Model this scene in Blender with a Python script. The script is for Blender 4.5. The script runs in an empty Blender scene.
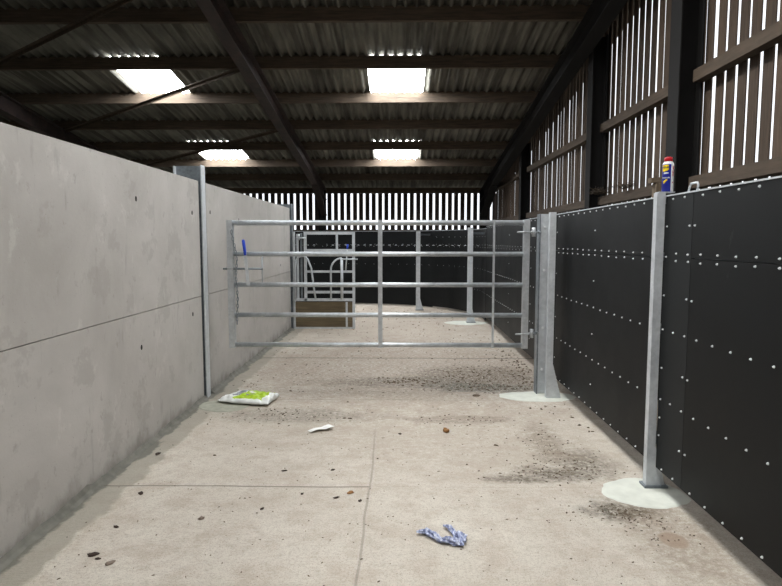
import bpy, bmesh, math, random
from mathutils import Vector, Matrix, noise
PI = math.pi
S = bpy.context.scene
C = S.collection
random.seed(4)

# ------------------------------------------------------------------ camera
f = 590.0
pitch = math.atan((293 - 241) / f)
yaw = math.atan((400 - 391) * math.cos(pitch) / f)
EYE = Vector((0, 0, 1.6))
F = Vector((-math.sin(yaw) * math.cos(pitch), math.cos(yaw) * math.cos(pitch), -math.sin(pitch)))
R = Vector((math.cos(yaw), math.sin(yaw), 0))
U = R.cross(F)
cam = bpy.data.cameras.new('camera')
cam.sensor_fit = 'HORIZONTAL'; cam.sensor_width = 36; cam.lens = f * 36 / 782
cam.clip_start = 0.05; cam.clip_end = 300
co = bpy.data.objects.new('camera', cam); C.objects.link(co)
co.matrix_world = Matrix(((R.x, U.x, -F.x, EYE.x), (R.y, U.y, -F.y, EYE.y), (R.z, U.z, -F.z, EYE.z), (0, 0, 0, 1)))
S.camera = co

# ------------------------------------------------------------------ materials
def lin(c):
    return tuple((x / 12.92 if x <= .04045 else ((x + .055) / 1.055) ** 2.4) for x in (v / 255 for v in c)) + (1,)

class NT:
    def __init__(s, name):
        s.m = bpy.data.materials.new(name); s.m.use_nodes = True
        s.t = s.m.node_tree; s.n = s.t.nodes; s.l = s.t.links
        s.b = s.n['Principled BSDF']
        s.co = s.n.new('ShaderNodeTexCoord').outputs['Object']
    def set(s, **k):
        for a, v in k.items():
            s.b.inputs[a.replace('_', ' ')].default_value = v
        return s
    def put(s, sock, v):
        if hasattr(v, 'is_linked') or hasattr(v, 'links'): s.l.new(v, sock)
        else: sock.default_value = v
    def mapping(s, scale=(1, 1, 1), loc=(0, 0, 0), rot=(0, 0, 0)):
        m = s.n.new('ShaderNodeMapping'); s.l.new(s.co, m.inputs[0])
        m.inputs['Scale'].default_value = scale; m.inputs['Location'].default_value = loc
        m.inputs['Rotation'].default_value = rot
        return m.outputs[0]
    def noise(s, scale, detail=4, rough=.5, vec=None, dist=0):
        n = s.n.new('ShaderNodeTexNoise'); s.l.new(vec or s.co, n.inputs['Vector'])
        n.inputs['Scale'].default_value = scale; n.inputs['Detail'].default_value = detail
        n.inputs['Roughness'].default_value = rough; n.inputs['Distortion'].default_value = dist
        return n.outputs['Fac']
    def ramp(s, fac, *stops):
        r = s.n.new('ShaderNodeValToRGB'); s.l.new(fac, r.inputs[0])
        e = r.color_ramp.elements
        while len(e) < len(stops): e.new(.5)
        for q, (p, c) in zip(e, stops):
            q.position = p; q.color = c if len(c) == 4 else lin(c)
        return r.outputs[0]
    def mask(s, fac, a, b):
        r = s.n.new('ShaderNodeMapRange'); s.l.new(fac, r.inputs[0])
        r.inputs[1].default_value = a; r.inputs[2].default_value = b
        r.interpolation_type = 'SMOOTHSTEP'
        return r.outputs[0]
    def mix(s, fac, a, b, mode='MIX'):
        m = s.n.new('ShaderNodeMix'); m.data_type = 'RGBA'; m.blend_type = mode
        s.put(m.inputs[0], fac); s.put(m.inputs[6], a); s.put(m.inputs[7], b)
        return m.outputs[2]
    def math(s, op, a, b=0, c=0):
        m = s.n.new('ShaderNodeMath'); m.operation = op
        s.put(m.inputs[0], a); s.put(m.inputs[1], b); s.put(m.inputs[2], c)
        return m.outputs[0]
    def xyz(s, vec=None):
        m = s.n.new('ShaderNodeSeparateXYZ'); s.l.new(vec or s.co, m.inputs[0]); return m.outputs
    def blob(s, x, y, rx, ry, n, amt=.7, soft=.35, z=None):
        """soft elliptical patch mask at (x, y) whose edge is broken up by noise n"""
        o = s.xyz()
        dx = s.math('DIVIDE', s.math('SUBTRACT', o[0], x), rx)
        dy = s.math('DIVIDE', s.math('SUBTRACT', o[1], y), ry)
        d = s.math('SQRT', s.math('ADD', s.math('MULTIPLY', dx, dx), s.math('MULTIPLY', dy, dy)))
        d = s.math('ADD', d, s.math('MULTIPLY', s.math('SUBTRACT', n, .5), amt * 2))
        return s.math('SUBTRACT', 1, s.mask(d, 1 - soft, 1 + soft))
    def color(s, v): s.put(s.b.inputs['Base Color'], v); return s
    def rough(s, v): s.put(s.b.inputs['Roughness'], v); return s
    def bump(s, h, strength=.3, dist=.01):
        b = s.n.new('ShaderNodeBump'); s.l.new(h, b.inputs['Height'])
        b.inputs['Strength'].default_value = strength; b.inputs['Distance'].default_value = dist
        s.l.new(b.outputs[0], s.b.inputs['Normal']); return s

def plain(name, rgb, rough=.6, metal=0, var=.12, nscale=20):
    n = NT(name); c = lin(rgb)
    a = tuple(x * (1 - var) for x in c[:3]) + (1,); b = tuple(min(1, x * (1 + var)) for x in c[:3]) + (1,)
    n.color(n.ramp(n.noise(nscale), (.3, a), (.7, b))).set(Roughness=rough, Metallic=metal)
    return n.m

def mat_floor():
    n = NT('brushed_concrete_floor')
    big = n.noise(.9, 5, .6); mid = n.noise(5, 6, .65); fine = n.noise(70, 4, .7); grit = n.noise(160, 3, .7)
    c = n.ramp(big, (.3, (182, 173, 160)), (.7, (206, 199, 187)))
    c = n.mix(n.math('MULTIPLY', n.mask(mid, .42, .66), .7), c, lin((176, 163, 149)))
    c = n.mix(n.math('MULTIPLY', n.mask(n.noise(11, 7, .75), .54, .70), .55), c, lin((218, 212, 202)))
    c = n.mix(n.math('MULTIPLY', n.mask(n.noise(22, 6, .75), .42, .72), .45), c, lin((150, 141, 128)))
    c = n.mix(n.math('MULTIPLY', n.mask(fine, .45, .75), .5), c, lin((132, 123, 110)))
    c = n.mix(n.math('MULTIPLY', n.mask(grit, .54, .70), .7), c, lin((92, 84, 74)))
    # trodden brown dirt over the far part of the floor and along the black wall
    br = n.noise(4.5, 9, .75); spl = n.noise(24, 8, .8)
    def dirt(c, x, y, rx, ry, col, k, amt=.7, soft=.45):
        m = n.math('MULTIPLY', n.blob(x, y, rx, ry, br, amt, soft), k)
        m = n.math('MULTIPLY', m, n.mask(spl, .32, .60))
        return n.mix(m, c, lin(col))
    c = dirt(c, .2, 7.4, 2.2, 1.9, (122, 106, 92), .75)
    c = dirt(c, .95, 6.9, .8, .55, (84, 74, 62), .85)
    c = dirt(c, .05, 6.6, .9, .25, (86, 78, 68), .7)
    c = dirt(c, 0, 12, 2.4, 3, (150, 132, 116), .6)
    c = dirt(c, .9, 6.35, .6, .2, (72, 72, 62), .9)
    c = dirt(c, .78, 3.87, .20, .07, (92, 84, 72), 1.0, 1.3, .5)
    c = dirt(c, 1.05, 3.97, .22, .12, (84, 76, 64), 1.0, 1.5, .6)
    c = dirt(c, 1.32, 4.15, .2, .24, (92, 84, 70), .95, 1.5, .6)
    c = dirt(c, 1.16, 4.6, .14, .4, (116, 104, 88), .9, 1.5, .6)
    c = dirt(c, .55, 5.2, .5, .12, (110, 98, 84), .8, .9, .3)
    c = dirt(c, .3, 4.9, 1.3, 1.0, (150, 138, 124), .5, .9, .5)
    c = dirt(c, 1.32, 3.40, .20, .13, (74, 70, 58), 1.0, 1.4, .6)
    c = dirt(c, 1.5, 3.1, .25, .6, (120, 104, 86), .6)
    c = dirt(c, -1.0, 5.3, .7, .22, (112, 106, 94), .6)
    c = n.mix(n.math('MULTIPLY', n.blob(1.47, 3.06, .07, .085, mid, .2, .12), .75), c, lin((142, 122, 104)))
    # damp band beside the concrete wall
    o = n.xyz()
    e = n.math('ADD', o[0], n.math('MULTIPLY', n.math('SUBTRACT', n.noise(4, 5, .6), .5), .22))
    c = n.mix(n.math('MULTIPLY', n.math('SUBTRACT', 1, n.mask(e, -1.775, -1.735)), .7), c, lin((138, 133, 120)))
    c = n.mix(n.math('MULTIPLY', n.math('SUBTRACT', 1, n.mask(e, -1.93, -1.90)), .8), c, lin((92, 92, 84)))
    # saw-cut joints
    w = n.math('MULTIPLY', n.math('SUBTRACT', n.noise(1.4, 3, .5), .5), .05)
    def joint(c, v, at, wd, k, col=(98, 90, 80)):
        d = n.math('ABSOLUTE', n.math('ADD', n.math('SUBTRACT', v, at), w))
        return n.mix(n.math('MULTIPLY', n.math('SUBTRACT', 1, n.mask(d, wd * .35, wd)), k), c, lin(col)), d
    c, d1 = joint(c, o[0], -.2, .010, n.math('MULTIPLY', n.math('SUBTRACT', 1, n.mask(o[1], 4.2, 5.4)), .4))
    c, d2 = joint(c, o[1], 3.72, .012, n.math('MULTIPLY', n.math('SUBTRACT', 1, n.mask(o[0], -.21, -.19)), .7))
    c, d3 = joint(c, o[1], 7.98, .035, .8)
    c, d4 = joint(c, o[1], 5.85, .012, .35)
    c, d5 = joint(c, o[1], 12.2, .03, .6)
    n.color(c).set(Roughness=.85)
    brush = n.noise(9, 4, .6, n.mapping((1, 14, 1)))
    h = n.math('ADD', n.math('MULTIPLY', fine, .5), n.math('MULTIPLY', brush, .8))
    h = n.math('ADD', h, n.math('MULTIPLY', n.mask(d2, 0, .015), .8))
    n.bump(n.math('ADD', h, n.math('MULTIPLY', spl, .8)), .45, .008)
    return n.m

def mat_precast():
    n = NT('precast_concrete')
    big = n.noise(1.1, 6, .62, None, .4); fine = n.noise(45, 4, .6)
    c = n.ramp(big, (.25, (158, 154, 148)), (.55, (176, 172, 167)), (.8, (187, 184, 179)))
    blot = n.noise(2.6, 5, .7)
    c = n.mix(n.math('MULTIPLY', n.mask(blot, .56, .62), .32), c, lin((142, 138, 131)))
    c = n.mix(n.math('MULTIPLY', n.mask(n.noise(3.3, 7, .72, n.mapping((1, 1.2, .8), (7, 3, 5))), .58, .66), .28), c, lin((200, 197, 192)))
    c = n.mix(n.math('MULTIPLY', n.mask(n.noise(9, 5, .7, n.mapping((1, 1, .7), (2, 9, 5))), .62, .68), .35), c, lin((128, 124, 117)))
    drip = n.noise(5, 4, .6, n.mapping((1, 1.7, .35)))
    c = n.mix(n.math('MULTIPLY', n.mask(drip, .60, .72), .35), c, lin((124, 123, 117)))
    pit = n.noise(85, 2, .5)
    c = n.mix(n.math('MULTIPLY', n.mask(pit, .70, .76), .5), c, lin((95, 94, 90)))
    # splashed foot of the wall
    o = n.xyz()
    e = n.math('ADD', o[2], n.math('MULTIPLY', n.math('SUBTRACT', n.noise(4, 6, .65, n.mapping((1, 1, .6))), .5), .45))
    c = n.mix(n.math('MULTIPLY', n.math('SUBTRACT', 1, n.mask(e, .0, .14)), .6), c, lin((112, 108, 98)))
    n.color(c).set(Roughness=.75).bump(n.math('ADD', fine, n.math('MULTIPLY', big, .5)), .18, .006)
    return n.m

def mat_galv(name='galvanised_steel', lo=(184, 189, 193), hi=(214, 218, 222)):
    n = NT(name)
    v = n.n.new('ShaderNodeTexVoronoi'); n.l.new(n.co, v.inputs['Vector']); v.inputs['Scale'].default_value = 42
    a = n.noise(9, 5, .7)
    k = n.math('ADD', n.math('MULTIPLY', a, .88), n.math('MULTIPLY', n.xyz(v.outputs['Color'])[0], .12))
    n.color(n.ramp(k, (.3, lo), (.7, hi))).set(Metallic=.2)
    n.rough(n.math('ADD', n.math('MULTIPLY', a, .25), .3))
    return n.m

def mat_black(name, base, hi):
    n = NT(name)
    a = n.noise(2.2, 5, .6); b = n.noise(160, 3, .6)
    c = n.ramp(a, (.3, base), (.75, hi))
    s_ = n.noise(3.4, 6, .75, n.mapping((1, 1, .8)), 1.2)
    c = n.mix(n.math('MULTIPLY', n.mask(s_, .66, .74), .25), c, lin((84, 84, 82)))
    n.set(Specular_IOR_Level=.2); n.color(c).rough(n.math('ADD', n.math('MULTIPLY', a, .2), .42)).bump(b, .12, .002)
    return n.m

def mat_timber(name, lo, hi, axis=0, rough=.85):
    n = NT(name)
    sc = [9, 9, 9]; sc[axis] = .7
    g = n.noise(3.5, 6, .65, n.mapping(tuple(sc))); b = n.noise(1.3, 4, .6)
    c = n.ramp(g, (.3, lo), (.7, hi))
    c = n.mix(n.math('MULTIPLY', n.mask(b, .4, .7), .35), c, lin(lo))
    n.color(c).set(Roughness=rough).bump(g, .25, .006)
    return n.m

def mat_boards(name, lo, hi, step_axis):
    """weathered boarding: tone steps from board to board along step_axis"""
    n = NT(name)
    o = n.xyz()
    w = n.n.new('ShaderNodeTexWhiteNoise'); w.noise_dimensions = '1D'
    n.l.new(n.math('FLOOR', n.math('DIVIDE', o[step_axis], .18)), w.inputs['W'])
    g = n.noise(4, 6, .65, n.mapping((14, 14, .8)))
    k = n.math('ADD', n.math('MULTIPLY', g, .7), n.math('MULTIPLY', w.outputs[0], .3))
    n.color(n.ramp(k, (.3, lo), (.75, hi))).set(Roughness=.9).bump(g, .3, .004)
    return n.m

def mat_roof():
    n = NT('fibre_cement_sheet')
    a = n.noise(1.3, 5, .6); b = n.noise(1, 4, .6, n.mapping((9, .35, 1)))
    c = n.ramp(a, (.3, (98, 97, 89)), (.7, (134, 131, 120)))
    c = n.mix(n.math('MULTIPLY', n.mask(b, .42, .62), .75), c, lin((56, 52, 45)))  # stain streaks near corrugation width, also painting in the shade of the valleys
    n.color(c).set(Roughness=.95).bump(n.noise(60, 3), .2, .003)
    return n.m

def mat_steel():
    n = NT('rusty_painted_steel')
    a = n.noise(6, 6, .7); b = n.noise(2, 4, .6)
    c = n.ramp(a, (.35, (40, 34, 33)), (.6, (62, 48, 45)), (.8, (92, 68, 62)))
    c = n.mix(n.math('MULTIPLY', n.mask(b, .4, .7), .4), c, lin((38, 33, 32)))
    n.color(c).set(Roughness=.7).bump(a, .2, .003)
    return n.m

M = {
    'floor': mat_floor(), 'precast': mat_precast(), 'galv': mat_galv(),
    'galvgate': mat_galv('gate_galvanised_steel', (178, 183, 187), (216, 220, 224)),
    'galvdark': mat_galv('dark_galvanised_steel', (92, 99, 104), (136, 143, 148)),  # darker tone of the galvanised steel
    'bolt': plain('bright_zinc_bolt', (225, 228, 230), .35, .1, .05),
    'black': mat_black('black_stock_board', (9, 10, 11), (17, 19, 20)),
    'grey': mat_black('dark_grey_stock_board', (27, 29, 30), (36, 38, 39)),
    'purlin': mat_timber('dark_purlin_timber', (60, 51, 42), (100, 85, 70), 0),
    'rail': mat_timber('weathered_rail_timber', (58, 48, 38), (88, 74, 60), 1),
    'sleeper': mat_timber('brown_plank_timber', (82, 72, 54), (118, 104, 80), 0),
    'stub': mat_timber('pale_grey_timber', (92, 80, 66), (128, 112, 92), 2),
    'slats_end': mat_boards('dark_end_boarding', (44, 36, 33), (76, 64, 58), 0),
    'slats_side': mat_boards('weathered_side_boarding', (52, 42, 33), (92, 76, 62), 1),
    'roof': mat_roof(), 'steel': mat_steel(), 'colsteel': plain('dark_painted_steel', (15, 14, 14), .95, 0, .2, 8),
    'mortar': plain('pale_new_mortar', (206, 208, 198), .8, 0, .1, 9),
    'mortar2': plain('dull_green_grey_mortar', (150, 150, 136), .85, 0, .14, 14),
    'fillet': plain('damp_grey_mortar', (104, 102, 94), .8, 0, .25, 12),
    'blue': plain('blue_plastic_grip', (16, 62, 185), .4),
    'canblue': plain('blue_can_paint', (22, 36, 140), .3, 0, .05),
    'canwhite': plain('white_can_paint', (232, 234, 236), .3, 0, .03),
    'canred': plain('red_plastic_cap', (200, 18, 34), .35, 0, .05),
    'yellow': plain('yellow_print', (240, 206, 30), .4, 0, .03),
    'darkprint': plain('navy_print', (16, 22, 84), .4, 0, .03),
    'bagwhite': plain('white_woven_plastic', (226, 228, 226), .4, 0, .04, 8),
    'baggreen': plain('lime_green_print', (160, 190, 36), .4, 0, .06, 8),
    'baggrey': plain('grey_lilac_print', (132, 134, 146), .4, 0, .05, 8),
    'paper': plain('white_paper', (230, 230, 226), .7, 0, .04),
    'leafd': plain('dark_dry_leaf', (52, 38, 30), .9, 0, .3),
    'leafb': plain('brown_dry_leaf', (138, 98, 58), .9, 0, .3),
    'stone': plain('grey_brown_stone', (128, 114, 102), .9, 0, .2),
    'crumb': plain('dark_soil', (98, 84, 70), .95, 0, .35, 40),
    'twig': plain('dark_straw_twig', (58, 48, 36), .95, 0, .3, 40),
    'hole': plain('dark_socket', (40, 38, 36), .9),
    'ground': plain('pale_yard_ground', (120, 116, 106), .95, 0, .15, 1),
    'white_metal': plain('white_enamelled_steel', (220, 220, 216), .5, 0, .03),
}
def mat_rag():
    n = NT('blue_checked_cloth')
    c = n.ramp(n.noise(60, 3, .6, n.mapping((1, .35, 1), (0, 0, 0), (0, 0, .5))), (.36, (92, 98, 130)), (.5, (150, 158, 188)), (.64, (204, 208, 222)))
    n.color(c).set(Roughness=.85)
    return n.m
M['rag'] = mat_rag()
def mat_sky(name, strength, col=(1, 1, 1, 1)):
    n = NT(name)
    n.color(lin((225, 228, 230))).set(Roughness=.6)
    n.b.inputs['Emission Color'].default_value = col
    n.b.inputs['Emission Strength'].default_value = strength
    return n.m
M['skylight'] = mat_sky('backlit_translucent_sheet', 26.0, (.95, .98, 1, 1))
M['tube'] = mat_sky('lit_fluorescent_tube', 6.0)

M['galvgate'].node_tree.nodes['Principled BSDF'].inputs['Metallic'].default_value = .6
# ------------------------------------------------------------------ mesh helpers
class MB:
    def __init__(s): s.bm = bmesh.new(); s.mi = 0
    def _f(s, vs):
        try:
            q = s.bm.faces.new(vs); q.material_index = s.mi; return q
        except ValueError: return None
    def box(s, x0, x1, y0, y1, z0, z1, M4=None):
        p = [(x0,y0,z0),(x1,y0,z0),(x1,y1,z0),(x0,y1,z0),(x0,y0,z1),(x1,y0,z1),(x1,y1,z1),(x0,y1,z1)]
        v = [s.bm.verts.new(M4 @ Vector(q) if M4 else q) for q in p]
        for a in ((0,3,2,1),(4,5,6,7),(0,1,5,4),(1,2,6,5),(2,3,7,6),(3,0,4,7)): s._f([v[i] for i in a])
        return s
    def beam(s, a, b, w, h, up=(0, 0, 1)):
        a, b = Vector(a), Vector(b); d = (b - a); L = d.length; y = d.normalized()
        x = y.cross(Vector(up)).normalized(); z = x.cross(y)
        m = Matrix(((x.x,y.x,z.x,a.x),(x.y,y.y,z.y,a.y),(x.z,y.z,z.z,a.z),(0,0,0,1)))
        return s.box(-w/2, w/2, 0, L, -h/2, h/2, m)
    def tube(s, pts, r, seg=10, cap=True, closed=False):
        pts = [Vector(p) for p in pts]; n = len(pts)
        rr = r if isinstance(r, (list, tuple)) else [r] * n
        rings = []; prev = None
        for i, p in enumerate(pts):
            if closed: t = pts[(i+1) % n] - pts[i-1]
            else: t = pts[min(i+1, n-1)] - pts[max(i-1, 0)]
            t.normalize()
            if prev is None:
                q = t.cross(Vector((0, 0, 1)));
                if q.length < .1: q = t.cross(Vector((1, 0, 0)))
            else: q = prev - t * prev.dot(t)
            q.normalize(); prev = q; w = t.cross(q)
            rings.append([s.bm.verts.new(p + (q*math.cos(2*PI*k/seg) + w*math.sin(2*PI*k/seg)) * rr[i]) for k in range(seg)])
        for i in range(n if closed else n - 1):
            a, b = rings[i], rings[(i+1) % n]
            for k in range(seg):
                q = s._f([a[k], a[(k+1) % seg], b[(k+1) % seg], b[k]])
                if q: q.smooth = True
        if cap and not closed: s._f(rings[0][::-1]); s._f(rings[-1])
        return s
    def lathe(s, prof, cx=0, cy=0, seg=24):
        rings = [[s.bm.verts.new((cx + r*math.cos(2*PI*k/seg), cy + r*math.sin(2*PI*k/seg), z)) for k in range(seg)] for r, z in prof]
        for a, b in zip(rings, rings[1:]):
            for k in range(seg):
                q = s._f([a[k], a[(k+1) % seg], b[(k+1) % seg], b[k]])
                if q: q.smooth = True
        s._f(rings[0][::-1]); s._f(rings[-1]); return s
    def prism(s, poly, z0, z1, M4=None):
        T = (lambda p: M4 @ Vector(p)) if M4 else (lambda p: Vector(p))
        a = [s.bm.verts.new(T((x, y, z0))) for x, y in poly]; b = [s.bm.verts.new(T((x, y, z1))) for x, y in poly]
        s._f(a[::-1]); s._f(b)
        for i in range(len(poly)):
            j = (i+1) % len(poly); s._f([a[i], a[j], b[j], b[i]])
        return s
    def bevel(s, w, seg=1):
        e = [x for x in s.bm.edges if len(x.link_faces) == 2 and x.calc_face_angle(0) > .5]
        bmesh.ops.bevel(s.bm, geom=e, offset=w, segments=seg, affect='EDGES', clamp_overlap=True)
        return s
    def build(s, name, mats, parent=None, loc=None, fix=True):
        if fix: bmesh.ops.recalc_face_normals(s.bm, faces=s.bm.faces[:])
        me = bpy.data.meshes.new(name)
        org = Vector(loc) if loc is not None else None
        if org: bmesh.ops.translate(s.bm, vec=-org, verts=s.bm.verts[:])
        s.bm.to_mesh(me); s.bm.free()
        for m in (mats if isinstance(mats, (list, tuple)) else [mats]): me.materials.append(m)
        o = bpy.data.objects.new(name, me); C.objects.link(o)
        if org: o.location = org
        if parent:
            o.parent = parent
            o.location = o.location - parent.location if org else -parent.location
        return o

def tag(o, label=None, cat=None, group=None, kind=None):
    if label: o['label'] = label
    if cat: o['category'] = cat
    if group: o['group'] = group
    if kind: o['kind'] = kind
    return o
def thing(name, loc, label, cat, group=None):
    o = bpy.data.objects.new(name, None); C.objects.link(o); o.location = loc
    o.empty_display_size = .1
    return tag(o, label, cat, group)
def struct(o): o['kind'] = 'structure'; return o
def wpos(py): return 5.605 - .143 * py      # underside of the purlins at depth y

# ------------------------------------------------------------------ shell
XL, XR, YB, YF = -11.6, 2.87, -6.0, 17.95
YR = -1.2                                   # ridge
b = MB(); b.box(XL-.2, XR+.2, YB-.2, YF+.2, -.2, 0); struct(b.build('floor', M['floor']))
b = MB(); b.box(-70, 70, -60, 90, -.42, -.22); struct(b.build('ground', M['ground']))

PUR = [17.8 - 1.4 * i for i in range(1, 14)]      # purlin lines up the slope, eave first
PUR = [y for y in PUR if y > YR + .2]
SKR = {9.4: [(-4.66, -3.74), (-.53, .41)], 13.6: [(-4.86, -3.80), (-.60, .43)], 5.2: [(-4.5, -3.6), (-.53, .41)], 1.0: [(-4.5, -3.6), (-.53, .41)]}
PITCH, AMP = .146, .032
skyrows = [(9.4, 10.8), (13.6, 15.0), (5.2, 6.6), (1.0, 2.4)]
def sheet_z(y): return wpos(y) + .17 + AMP - .012
def corrugated(b, x0, x1, y0, y1, dz=0, seg=8):
    """one run of corrugated sheet, ridges along the slope"""
    n = max(1, round((x1 - x0) / PITCH * seg)); pr = None
    for i in range(n + 1):
        x = x0 + (x1 - x0) * i / n
        w = AMP * math.cos(2 * PI * (x - XL) / PITCH)
        c = (b.bm.verts.new((x, y0, sheet_z(y0) + w + dz)), b.bm.verts.new((x, y1, sheet_z(y1) + w + dz)))
        if pr:
            q = b._f([pr[0], c[0], c[1], pr[1]]); q.smooth = True
        pr = c
# align the sheet phase so skylight edges fall on whole corrugations
XL = -4.672 - PITCH * 48
b = MB()
ys = [18.35] + PUR + [YR]
for y1, y0 in zip(ys, ys[1:]):
    k = 0 if int(round((17.8 - y1) / 1.4)) % 2 else .006
    hit = [r[0] for r in skyrows if abs((y0 + y1) / 2 - (r[0] + r[1]) / 2) < .3]
    xs = [XL]
    if hit:
        for a, c in SKR[hit[0]]: xs += [a, c]
    xs.append(XR + .25)
    for a, c in zip(xs[::2], xs[1::2]): corrugated(b, a, c, y0 - (0 if hit else .05), y1 + .05, k)
o = b.build('ceiling', M['roof'], fix=False); struct(o)
md = o.modifiers.new('thick', 'SOLIDIFY'); md.thickness = .007; md.offset = 1
# other slope of the roof, behind the camera
b = MB(); zr = sheet_z(YR)
b.beam(((XL+XR)/2, YR, zr), ((XL+XR)/2, YB-.3, zr - .143*(YR-YB+.3)), XR-XL+.5, .02)
struct(b.build('ceiling_back', M['roof']))

sk_names = {(9.4, 0): 'bright roof skylight on the left, nearer row, above the concrete wall',
            (9.4, 1): 'bright roof skylight in the nearer row, above the middle of the aisle',
            (13.6, 0): 'small bright roof skylight in the farther row, above the galvanised wall post',
            (13.6, 1): 'small bright roof skylight in the farther row, above the middle of the gate',
            (5.2, 0): 'roof skylight overhead on the left, just out of view', (5.2, 1): 'roof skylight overhead above the aisle, just out of view',
            (1.0, 0): 'roof skylight behind the viewer on the left', (1.0, 1): 'roof skylight straight above the viewer'}
for (y0, y1) in skyrows:
    for i, (a, c) in enumerate(SKR[y0]):
        b = MB(); corrugated(b, a, c, y0 + .03, y1 + .06, .001, 8)
        o = b.build('roof_skylight', M['skylight'], loc=((a+c)/2, (y0+y1)/2, sheet_z((y0+y1)/2)), fix=False)
        tag(o, sk_names[(y0, i)], 'skylight', 'translucent skylight sheets in the roof')

ordn = ['first', 'second', 'third', 'fourth', 'fifth', 'sixth', 'seventh', 'eighth']
vis = [y for y in PUR if y > 7.6][::-1]
for y in PUR:
    z = wpos(y)
    b = MB(); b.box(XL, XR-.06, y-.035, y+.035, z, z+.186)
    b.bevel(.005)
    if y in vis:
        lab = f'dark timber roof purlin, {ordn[vis.index(y)]} one down from the top of the photo'
    else: lab = f'dark timber roof purlin overhead, {ordn[[p for p in PUR if p not in vis].index(y)]} one nearer than the photo shows'
    tag(b.build('roof_purlin', M['purlin'], loc=((XL+XR)/2, y, z)), lab, 'purlin', 'timber purlins under the roof sheets')
# eave plate on top of the end boarding
b = MB(); b.box(XL, XR-.05, 17.74, 17.90, 3.022, 3.18); tag(b.build('eave_plate', M['purlin'], loc=(0, 17.77, 3.05)), 'dark timber eave plate running along the top of the far slatted wall', 'beam')
b = MB(); b.box(XL, XR-.05, 17.76, 17.84, 1.78, 1.94); tag(b.build('timber_rail', M['rail'], loc=(0, 17.8, 1.78)), 'timber rail across the foot of the white gaps in the far slatted wall', 'rail', 'timber rails carrying the boarding')

# slatted end wall
b = MB(); x = XL; n = 0
while x < XR:
    j = random.uniform(-.006, .006)
    b.box(x + j, x + j + .124, 17.86, 17.88, .1, 3.02 + .0)
    x += .190
struct(b.build('wall_far', M['slats_end']))
b = MB(); b.box(XL, XR, 17.86, 17.95, 0, 1.2); struct(b.build('baseboard_far', M['precast']))
# slatted gable wall
b = MB(); y = -5.9
while y < 17.85:
    j = random.uniform(-.003, .003); w = .127 + random.uniform(-.004, .004)
    top = sheet_z(y + .1) - .03 if y > YR else zr - .143*(YR-y) - .05
    z0 = 1.2; xo = random.uniform(-.004, .004)
    m = Matrix.Translation((2.872 + xo, y + j, 0)) @ Matrix.Rotation(random.uniform(-.0012, .0012), 4, 'X')
    b.box(-.006, .006, 0, w, z0, top, m)
    y += .180
struct(b.build('wall_right', M['slats_side']))
b = MB(); b.box(2.83, 2.95, -5.9, 17.86, 0, 1.3); struct(b.build('baseboard_right', M['precast']))
# closed sides that the photo does not reach
b = MB(); b.box(XL-.04, XL, YB, YF, 0, 1.2)
y = YB
while y < 17.8: b.box(XL-.03, XL, y, y+.15, 1.2, (sheet_z(max(y, YR)) - .05) if y > YR else zr-.143*(YR-y)-.1); y += .19
struct(b.build('wall_left', M['slats_side']))
b = MB(); b.box(XL, XR, YB-.06, YB, 0, 4.9); struct(b.build('wall_back', M['slats_end']))

# ------------------------------------------------------------------ rafters, columns, braces
def rafter(x, label, w=.17, h=.30, haunch=True, mat='steel'):
    t = thing('steel_rafter', (x, 12, wpos(12) - h), label, 'rafter', 'steel rafters running down the roof slope')
    y0, y1 = YR, 17.5
    def zz(y, d): return wpos(y) - d
    b = MB(); b.beam((x, y0, zz(y0, .008)), (x, y1, zz(y1, .008)), w, .016); b.build('top_flange', M[mat], t)
    b = MB(); b.beam((x, y0, zz(y0, h - .008)), (x, y1, zz(y1, h - .008)), w, .016); b.build('bottom_flange', M[mat], t)
    b = MB(); b.beam((x, y0, zz(y0, h/2)), (x, y1, zz(y1, h/2)), .012, h - .032); b.build('web', M[mat], t)
    if haunch:
        b = MB(); b.prism([(15.6, zz(15.6, h)), (17.5, zz(17.5, h)), (17.5, zz(17.5, h + .45))], -.006, .006, Matrix(((0,0,1,x),(1,0,0,0),(0,1,0,0),(0,0,0,1))))
        b.beam((x, 15.6, zz(15.6, h + .008)), (x, 17.5, zz(17.5, h + .45)), w, .014); b.build('haunch', M[mat], t)
rafter(-2.24, 'rusty brown steel rafter sloping down the roof left of centre')
rafter(2.46, 'dark steel rafter sloping down the roof against the right slatted wall', .2, .32, mat='colsteel')
rafter(-6.9, 'dark steel rafter at the far left, rising from behind the concrete wall')
def column(x, y, z1, label, w=.2, face='y', name='steel_column'):
    t = thing(name, (x, y, 0), label, 'column', 'dark columns of the shed frame')
    b = MB()
    if face == 'y':
        b.box(x-w/2, x-w/2+.014, y, y+w, 0, z1); b.build('inner_flange', M['colsteel'], t)
        b = MB(); b.box(x+w/2-.014, x+w/2, y, y+w, 0, z1); b.build('outer_flange', M['colsteel'], t)
        b = MB(); b.box(x-w/2+.014, x+w/2-.014, y+w/2-.006, y+w/2+.006, 0, z1); b.build('web', M['colsteel'], t)
    else:
        b.box(x-w/2, x+w/2, y, y+.014, 0, z1); b.build('inner_flange', M['colsteel'], t)
        b = MB(); b.box(x-w/2, x+w/2, y+w-.014, y+w, 0, z1); b.build('outer_flange', M['colsteel'], t)
        b = MB(); b.box(x-.006, x+.006, y+.014, y+w-.014, 0, z1); b.build('web', M['colsteel'], t)
column(2.72, 5.72, wpos(5.8) - .02, 'thick dark column in the right slatted wall, directly behind the blue and white can', .22)
column(2.72, 8.3, wpos(8.4) - .02, 'dark column in the right slatted wall, left of the one behind the can', .2)
column(2.72, 13.0, wpos(13.1) - .02, 'dark column in the right slatted wall, just above the gate hinge post', .2)
column(2.72, .9, wpos(1) - .02, 'dark column in the right slatted wall beside the viewer', .2)
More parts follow.
